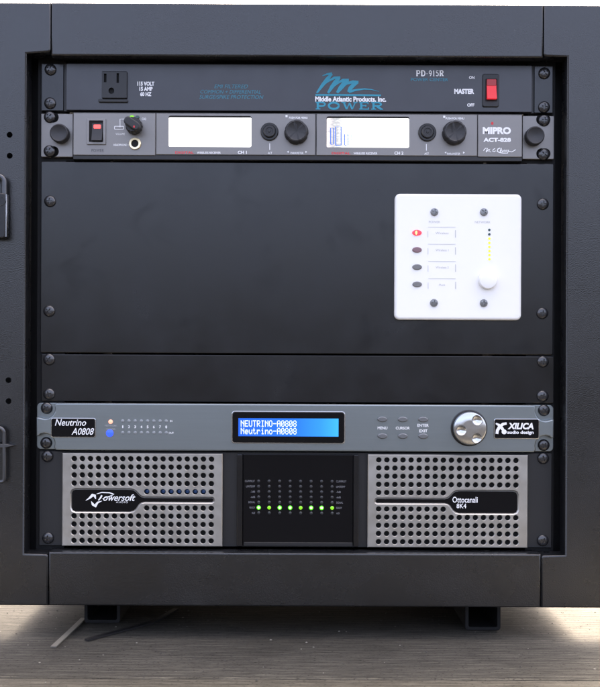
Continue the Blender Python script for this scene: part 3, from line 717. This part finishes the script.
bf = cut(MB().prism(prect(232.6, 343.6, 411.4, 442, 2.8), N - .0018, N - .0003, .0006, 2).mesh('bezel_face'), [MB().prism(prect(238.4, 338, 417.6, 435.8, .5), -.03, N - .0012).mesh('c')]); bf.materials.clear()
put('bezel_face', bf, 'gloss', bz)
sp = slab('display', prect(238.6, 337.8, 417.8, 435.6, 0), N - .0013, N - .0011, 'lcd_blue', pr)
FONT = {'N': '10001 11001 10101 10011 10001 10001 10001', 'E': '11111 10000 10000 11110 10000 10000 11111', 'U': '10001 10001 10001 10001 10001 10001 01110',
        'T': '11111 00100 00100 00100 00100 00100 00100', 'R': '11110 10001 10001 11110 10100 10010 10001', 'I': '01110 00100 00100 00100 00100 00100 01110',
        'O': '01110 10001 10001 10001 10001 10001 01110', '-': '00000 00000 00000 11111 00000 00000 00000', 'A': '01110 10001 10001 11111 10001 10001 10001',
        '0': '01110 10001 10011 10101 11001 10001 01110', '8': '01110 10001 10001 01110 10001 10001 01110', 'e': '00000 00000 01110 10001 11111 10000 01110',
        'u': '00000 00000 10001 10001 10001 10011 01101', 't': '01000 01000 11100 01000 01000 01001 00110', 'r': '00000 00000 10110 11001 10000 10000 10000',
        'i': '00100 00000 01100 00100 00100 00100 01110', 'n': '00000 00000 10110 11001 10001 10001 10001', 'o': '00000 00000 01110 10001 10001 10001 01110'}
for line, y0 in (('NEUTRINO-A0808', 419.9), ('Neutrino-A0808', 427.3)):
    mb = MB(); pxw = 55.2 / (14 * 6 - 1); ph = 6.3 / 7
    for i, c in enumerate(line):
        for r, row in enumerate(FONT[c].split()):
            for q, bit in enumerate(row):
                if bit == '1':
                    X = 241 + (i * 6 + q) * pxw; Y = y0 + r * ph
                    a = P(X, Y + ph * .96); c_ = P(X + pxw * .97, Y)
                    mb.box(a[0], c_[0], N - .0015, N - .00132, a[1], c_[1])
    put('lettering', mb.mesh('lettering'), 'lcd_text', sp)
BTN = MB().prism(ell(0, 0, 4.9 * K, 2.7 * K, 26), -.0016, .0002, .0008, 3).mesh('button'); BTN.materials.append(M['button'])
for px in (382, 402.4, 422.8):
    for py in (418.9, 435.6):
        x, z = P(px, py, N); put('button', BTN, None, pr, (x, N, z))
for t, x0, x1, y in (('MENU', 377.2, 387, 426.2), ('CURSOR', 395.4, 409.4, 426.2), ('ENTER', 417, 428.4, 423.4), ('EXIT', 419, 427, 428.9)):
    text(pr, t, x0, x1, y, y + 2.9, N, 'white_print', .02)
# jog wheel with three finger dimples
x, z = P(468.6, 427.2, N)
jr = put('jog_ring', MB().lathe(x, z, [(18.1 * K, N + .0002), (18.1 * K, N - .0008), (17.2 * K, N - .0012), (16.6 * K, N - .0008)], 48).mesh('jog_ring'), 'plastic', pr)
dome = MB().lathe(x, z, [(16.4 * K, N - .0004), (16.4 * K, N - .0052), (15.8 * K, N - .0064), (14.8 * K, N - .0070), (8 * K, N - .0074), (.2 * K, N - .0075)], 64).mesh('jog_wheel')
cs = []
for px, py in ((475.6, 418.6), (459.4, 428.8), (475.2, 436.8)):
    cx, cz = P(px, py, N); R_ = .0064; yc = N - .0074 - R_ * .62
    prof = [(max(.00005, R_ * math.sin(t / 12 * PI)), yc - R_ * math.cos(t / 12 * PI)) for t in range(13)]
    cs.append(MB().lathe(cx, cz, prof, 28).mesh('c'))
dm = cut(dome, cs); dm.materials.clear(); put('jog_wheel', dm, 'chrome', jr)

# ------------------------------------------------------------------ power amplifier (2U)
am = thing('power_amplifier', 'silver and black power amplifier with two perforated grilles and a row of green lights', 'amplifier', (0, 0, qz(546)))
slab('panel', prect(38.5, 551, 452.2, 546.6, 1), 0, .003, 'ear_black', am, .0004, 1)
A = -.006
slab('chassis', prect(62, 526.6, 453.0, 546.4, 0), -.0012, -.0001, 'plastic', am)
def grille(x0, x1, hx0, side):
    pitch, r1, r2 = 8.02, 3.05, 2.62; y0, y1 = 453.4, 545.8; ncol, nrow = 18, 11; vy0, vp = 459.0, 8.13
    gx = [x0 + .8] + [hx0 + (i - .5) * pitch for i in range(ncol + 1)] + [x1 - .8]
    gy = [y0 + .8] + [vy0 + (i - .5) * vp for i in range(nrow + 1)] + [y1 - .8]
    V = []; F = []; th = .0022
    def vadd(px, py, y):
        V.append((qx(px, 499.5), y, qz(py))); return len(V) - 1
    def has(c, r):
        if r == 5: return False
        inner = c < 9 if side == 0 else c >= 9
        return not (r in (4, 6) and inner)
    fr = [[vadd(a, b, A) for b in gy] for a in gx]; bk = [[vadd(a, b, A + th) for b in gy] for a in gx]
    nx, ny = len(gx), len(gy)
    for i in range(nx - 1):
        for j in range(ny - 1):
            c, r = i - 1, j - 1
            for g, s in ((fr, 0), (bk, 1)):
                cor = [g[i + 1][j], g[i][j], g[i][j + 1], g[i + 1][j + 1]]     # upper right, upper left, lower left, lower right
                if 0 <= c < ncol and 0 <= r < nrow and has(c, r):
                    cx, cy = hx0 + c * pitch, vy0 + r * vp; rad = r1 if s == 0 else r2; y = A if s == 0 else A + th
                    h = [vadd(cx + rad * math.cos(k * PI / 8), cy - rad * math.sin(k * PI / 8), y) for k in range(16)]
                    for q in range(4):
                        for t in range(4): F.append((cor[q], h[(q * 4 + t) % 16], h[(q * 4 + t + 1) % 16]))
                        F.append((cor[q], h[(q * 4 + 4) % 16], cor[(q + 1) % 4]))
                    if s == 0:
                        h0 = h; hm = [vadd(cx + r2 * math.cos(k * PI / 8), cy - r2 * math.sin(k * PI / 8), A + .0005) for k in range(16)]
                    else:
                        for k in range(16):
                            m_ = (k + 1) % 16; F.append((h0[k], hm[k], hm[m_], h0[m_])); F.append((hm[k], h[k], h[m_], hm[m_]))
                else: F.append(tuple(cor))
    per = [(i, 0) for i in range(nx)] + [(nx - 1, j) for j in range(1, ny)] + [(i, ny - 1) for i in range(nx - 2, -1, -1)] + [(0, j) for j in range(ny - 2, 0, -1)]
    def ring(y):
        out = []
        for i, j in per:
            px = gx[i] + (-.8 if i == 0 else .8 if i == nx - 1 else 0); py = gy[j] + (-.8 if j == 0 else .8 if j == ny - 1 else 0); out.append(vadd(px, py, y))
        return out
    R1, R2 = ring(A + .0007), ring(A + th); n = len(per)
    for k in range(n):
        m_ = (k + 1) % n; a, b = per[k], per[m_]
        F.append((fr[a[0]][a[1]], fr[b[0]][b[1]], R1[m_], R1[k])); F.append((R1[k], R1[m_], R2[m_], R2[k])); F.append((R2[k], R2[m_], bk[b[0]][b[1]], bk[a[0]][a[1]]))
    mb = MB(); mb.add(V, F); me = mb.mesh('grille')
    # keyhole-shaped name plate let into the grille
    def kp(t):            # t = [(distance from the wide end, py)]
        e = 72.2 if side == 0 else 515.6
        return [P(e + (d if side == 0 else -d), py) for d, py in t]
    pts = [(4, 489.4), (1.2, 490.6), (0, 493.4), (0, 507.6), (1.2, 510.4), (4, 511.6), (58, 511.6), (61.6, 510.6), (64, 508.6), (67, 504.2), (69.4, 502.4), (72.5, 501.7), (139.6, 501.7), (141, 500.8), (141.2, 499.4), (140.8, 498.2), (139.4, 497.5), (72.5, 497.5), (69.4, 496.8), (67, 494.9), (64, 491.6), (61.6, 490.0), (58, 489.4)]
    pl = kp(pts)
    if side == 1: pl = pl[::-1]
    cutter = MB().prism(inset(pl, -2.3 * K), A - .0009, A + .0014, 0).mesh('c')
    # sloping wall: wide at the front, narrow at the floor of the recess
    rin = [(x, A + .0014, z) for x, z in pl]; rout = [(x, A - .0009, z) for x, z in inset(pl, -2.3 * K)]; n = len(pl)
    cb = MB(); cb.add(rin + rout, [(i, (i + 1) % n, n + (i + 1) % n, n + i) for i in range(n)] + [tuple(range(n - 1, -1, -1)), tuple(n + i for i in range(n))])
    me = cut(me, [cb.mesh('c')]); me.materials.clear()
    go = put('grille', me, 'silver', am)
    npl = slab('name_plate', inset(pl, .25 * K), A + .0009, A + .0013, 'gloss', go)
    slab('filter', prect(x0 + 3, x1 - 3, y0 + 3, y1 - 3, 0), A + .0044, A + .0046, 'hole', go)
    return go, npl
g1, n1 = grille(62.8, 222.2, 74.8, 0)
g2, n2 = grille(366.6, 525.8, 377.5, 1)
NP = A + .0009
def pg(*a): return [(65 + x / 7.5, 480 + y / 7.5) for x, y in a]
text(n1, 'owersoft', 102.6, 134.8, 495.0, 501.8, NP, 'white_print', .012, .38)
text(n1, 'AUDIO', 115.4, 127.2, 502.2, 503.9, NP, 'white_print', .0, .0, spacing=1.3)
strokes('emblem', n1, 'white_print', [
    (pg((150, 162), (180, 142), (202, 120), (218, 124), (226, 150)), [.3, 1.8, 3.0, 2.8, .5]), (pg((192, 168), (204, 190), (222, 202), (240, 176), (272, 164)), [.4, 2.6, 3.2, 1.9, .3]),
    (pg((272, 122), (262, 140), (246, 160)), [1.6, 1.6, 1.0]), (pg((232, 112), (270, 100), (330, 102), (362, 114), (340, 126), (296, 138), (276, 148)), [.4, 1.0, 1.1, 1.2, .9, .7, .4])], NP)
text(n2, 'Ottocanali', 451.8, 477, 496.0, 502.0, NP, 'white_print', .012); text(n2, '8K4', 455.8, 465.6, 502.9, 507.6, NP, 'white_print', .012)
for i in range(9, 18):
    if i in (10, 17): continue
    x, z = P(74.8 + i * 8.02, 491.5); put('reflection_dot', MB().lathe(x, z, [(1.9 * K, A + .0043), (1.9 * K, A + .0036), (.4 * K, A + .0032)], 12).mesh('reflection_dot'), 'blue_reflection', am)  # glowing dots added for the blue reflections in these holes
# middle section
slab('side_trim', prect(236.4, 242, 454, 545.6, .8), -.0052, -.0013, 'panel', am, .0006, 2)
slab('side_trim', prect(352.6, 357.4, 454, 545.6, .8), -.0052, -.0013, 'panel', am, .0006, 2)
dp = slab('meter_window', prect(242.4, 352.2, 454, 545.4, .6), -.0034, -.0013, 'gloss', am, .0005, 2)
slab('window_base', prect(243, 351.6, 541.6, 545.2, .4), -.0042, -.0036, 'plastic', dp, .0002, 1)
AW = -.0034
SM = {}
for key, r in (('led_off', 1.55), ('led_green', 2.15), ('led_core', 1.3), ('led_amber', 1.85)):
    SM[key] = MB().lathe(0, 0, [(r * K, .0001), (r * K, -.0003), (r * .75 * K, -.0007), (r * .2 * K, -.0009)], 14).mesh('led'); SM[key].materials.append(M[key])
lab = ('CLIP/PROT', 'LIM/TEMP', '-3dB', '-6dB', 'SIGNAL', 'READY', 'AUX')
for j in range(7):
    py = 481.3 + j * 5.3
    for i in range(8):
        px = 258.0 + i * 10.49; lit = j == 5; x, z = P(px, py, AW)
        key = 'led_off' if not lit else ('led_amber' if i in (1, 4, 7) else 'led_green')
        l = put('led', SM[key], None, dp, (x, AW, z))
        if lit and key == 'led_green': put('led_core', SM['led_core'], None, am, (x, AW - .0004, z))
    wd = len(lab[j]) * 1.12
    text(dp, lab[j], 254.4 - wd, 254.4, py - 1.0, py + 1.0, AW, 'dim_print', .01)
    text(dp, lab[j], 335.6, 335.6 + wd, py - 1.0, py + 1.0, AW, 'dim_print', .01)
screws(am, ((47, 457.4), (47.3, 539), (542.6, 457.2), (541.8, 539.2)))

# ------------------------------------------------------------------ padlock and latch on the left stile
pk = thing('padlock', 'dark padlock with bright steel side and shackle hanging on the upper left of frame', 'padlock', (qx(-1, 240), FRONT, qz(240)))
y0 = FRONT - .0105
bx = [qx(-17, 218, FRONT), qx(9.2, 218, FRONT)]
put('lock_body', MB().prism(rrect(bx[0], bx[1], qz(240.5, FRONT), qz(196, FRONT), .0022, 4), y0, FRONT - .0015, .0012, 3).mesh('lock_body'), 'lock_dark', pk)
put('side_plate', MB().box(bx[1] + .0001, bx[1] + .0008, y0 + .0012, FRONT - .003, qz(239, FRONT), qz(197, FRONT)).mesh('side_plate'), 'steel', pk)
xc, zc = P(1.2, 202.5, y0)
put('rivet', MB().lathe(xc, zc, [(4.6 * K, y0 + .0004), (4.6 * K, y0 - .0002), (4.2 * K, y0 - .0003), (3.9 * K, y0 - .0001), (.3 * K, y0 - .0001)], 28).mesh('rivet'), 'lock_dark', pk)
xs = qx(7.0, 190, FRONT); yy = FRONT - .0060; top = qz(181, FRONT); rad = .0055
pts = [(xs, yy, qz(204, FRONT)), (xs, yy, top - rad * .6)] + [(xs - rad + rad * math.cos(a), yy, top - rad * .6 + rad * math.sin(a)) for a in [i * PI / 10 for i in range(1, 11)]] + [(xs - 2 * rad, yy, qz(204, FRONT))]
put('shackle', MB().tube(pts, .0026, 14).mesh('shackle'), 'latch_steel', pk)

la = thing('gate_latch', 'bent steel wire latch with a flat tongue on the lower left of frame', 'latch', (qx(3, 446), FRONT, qz(446)))
yy = FRONT - .006
def L3(px, py, y=None): return (qx(px, py, FRONT), yy if y is None else y, qz(py, FRONT))
put('rod', MB().tube([L3(5.6, 432), L3(5.6, 445), L3(5.7, 465), L3(5.7, 478), L3(5.3, 480.8), L3(4.2, 481.8), L3(1.6, 482.2)], .0017, 10).mesh('rod'), 'latch_steel', la)
put('hasp_plate', MB().prism(rrect(qx(-22, 440, FRONT), qx(3.4, 440, FRONT), qz(444, FRONT), qz(428.5, FRONT), .002, 4), FRONT - .0032, FRONT - .0002, .0006, 2).mesh('hasp_plate'), 'lock_dark', la)
mb = MB(); tong = [P(-20, 448.6, FRONT), P(8, 448.0, FRONT), P(14.6, 446.2, FRONT), P(8, 444.6, FRONT), P(-20, 444.2, FRONT)]
put('tongue', mb.prism(tong, FRONT - .0075, FRONT - .0002, .0003, 1).mesh('tongue'), 'latch_steel', la)
put('loop', MB().tube([L3(5.8, 441), L3(5.8, 434)] + [(qx(.2, 431, FRONT) + 5.6 * K * math.cos(a), yy - .0004, qz(434, FRONT) + 5.6 * K * math.sin(a)) for a in [i * PI / 10 for i in range(1, 11)]] + [L3(-5.4, 441)], .0016, 10).mesh('loop'), 'latch_steel', la)

# ------------------------------------------------------------------ things lying on the floor
def flp(px, py):
    y = floor_y(py); return ((px - 300 + .0088 * (py - 343.5)) * K * (D + y) / D, y)
def floor_strip(name, pts, wd, th, m):
    P2 = [flp(*p) for p in pts]; n = len(P2); V = []; F = []
    for i in range(n):
        a = P2[max(0, i - 1)]; c = P2[min(n - 1, i + 1)]; dx, dy = c[0] - a[0], c[1] - a[1]; l = math.hypot(dx, dy)
        ox, oy = -dy / l * wd / 2, dx / l * wd / 2; x, y = P2[i]
        V += [(x - ox, y - oy, Z_FLOOR + .0005), (x + ox, y + oy, Z_FLOOR + .0005), (x + ox, y + oy, Z_FLOOR + .0005 + th), (x - ox, y - oy, Z_FLOOR + .0005 + th)]
    for i in range(n - 1):
        for k in range(4): F.append((i * 4 + k, i * 4 + (k + 1) % 4, i * 4 + 4 + (k + 1) % 4, i * 4 + 4 + k))
    F += [(3, 2, 1, 0), tuple((n - 1) * 4 + k for k in range(4))]
    return put(name, MB().add(V, F).mesh(name), m)
tag(floor_strip('pale_strip', [(82.5, 620.5), (68, 634.5), (52, 649.5)], .0052, .0012, 'strip'), 'pale flat strip lying on the boards beside the left foot', 'strip')  # pale diagonal band, built as a thin flat solid
tag(floor_strip('cable_tie', [(85, 642.5), (120, 633), (150, 625), (158, 621), (175, 611)], .0050, .0016, 'plastic'), 'thin black cable tie end bent on the boards under the rack', 'cable tie')
rr = random.Random(11)
def crumbs(name, m, n, s0, s1, label, spots=()):
    mb = MB(); pl = [flp(*s) for s in spots]
    while len(pl) < n:
        pl.append(flp(rr.uniform(-20, 620), 612 + 74 * rr.random() ** 1.6))
    for x, y in pl:
        s = rr.uniform(s0, s1); V = []
        for dx, dy, dz in ((-1, 0, .3), (0, -1, .3), (1, 0, .3), (0, 1, .3), (0, 0, 1), (0, 0, -.1)):
            V.append((x + dx * s * rr.uniform(.6, 1.4), y + dy * s * rr.uniform(.6, 1.4), Z_FLOOR + .0006 + dz * s * rr.uniform(.6, 1.1)))
        mb.add(V, [(0, 1, 4), (1, 2, 4), (2, 3, 4), (3, 0, 4), (1, 0, 5), (2, 1, 5), (3, 2, 5), (0, 3, 5)])
    tag(put(name, mb.mesh(name), m), label, 'debris', kind='stuff')
crumbs('pale_crumbs', 'crumb', 60, .0004, .0012, 'tiny pale crumbs scattered over the wooden boards', ((115, 622), (126, 624), (328, 626), (345, 632.5), (394, 627), (78, 662), (322, 674), (62, 607), (474, 632), (489, 633)))
crumbs('dark_crumbs', 'crumb_dark', 190, .0004, .0012, 'tiny dark specks of dirt on the wooden boards')
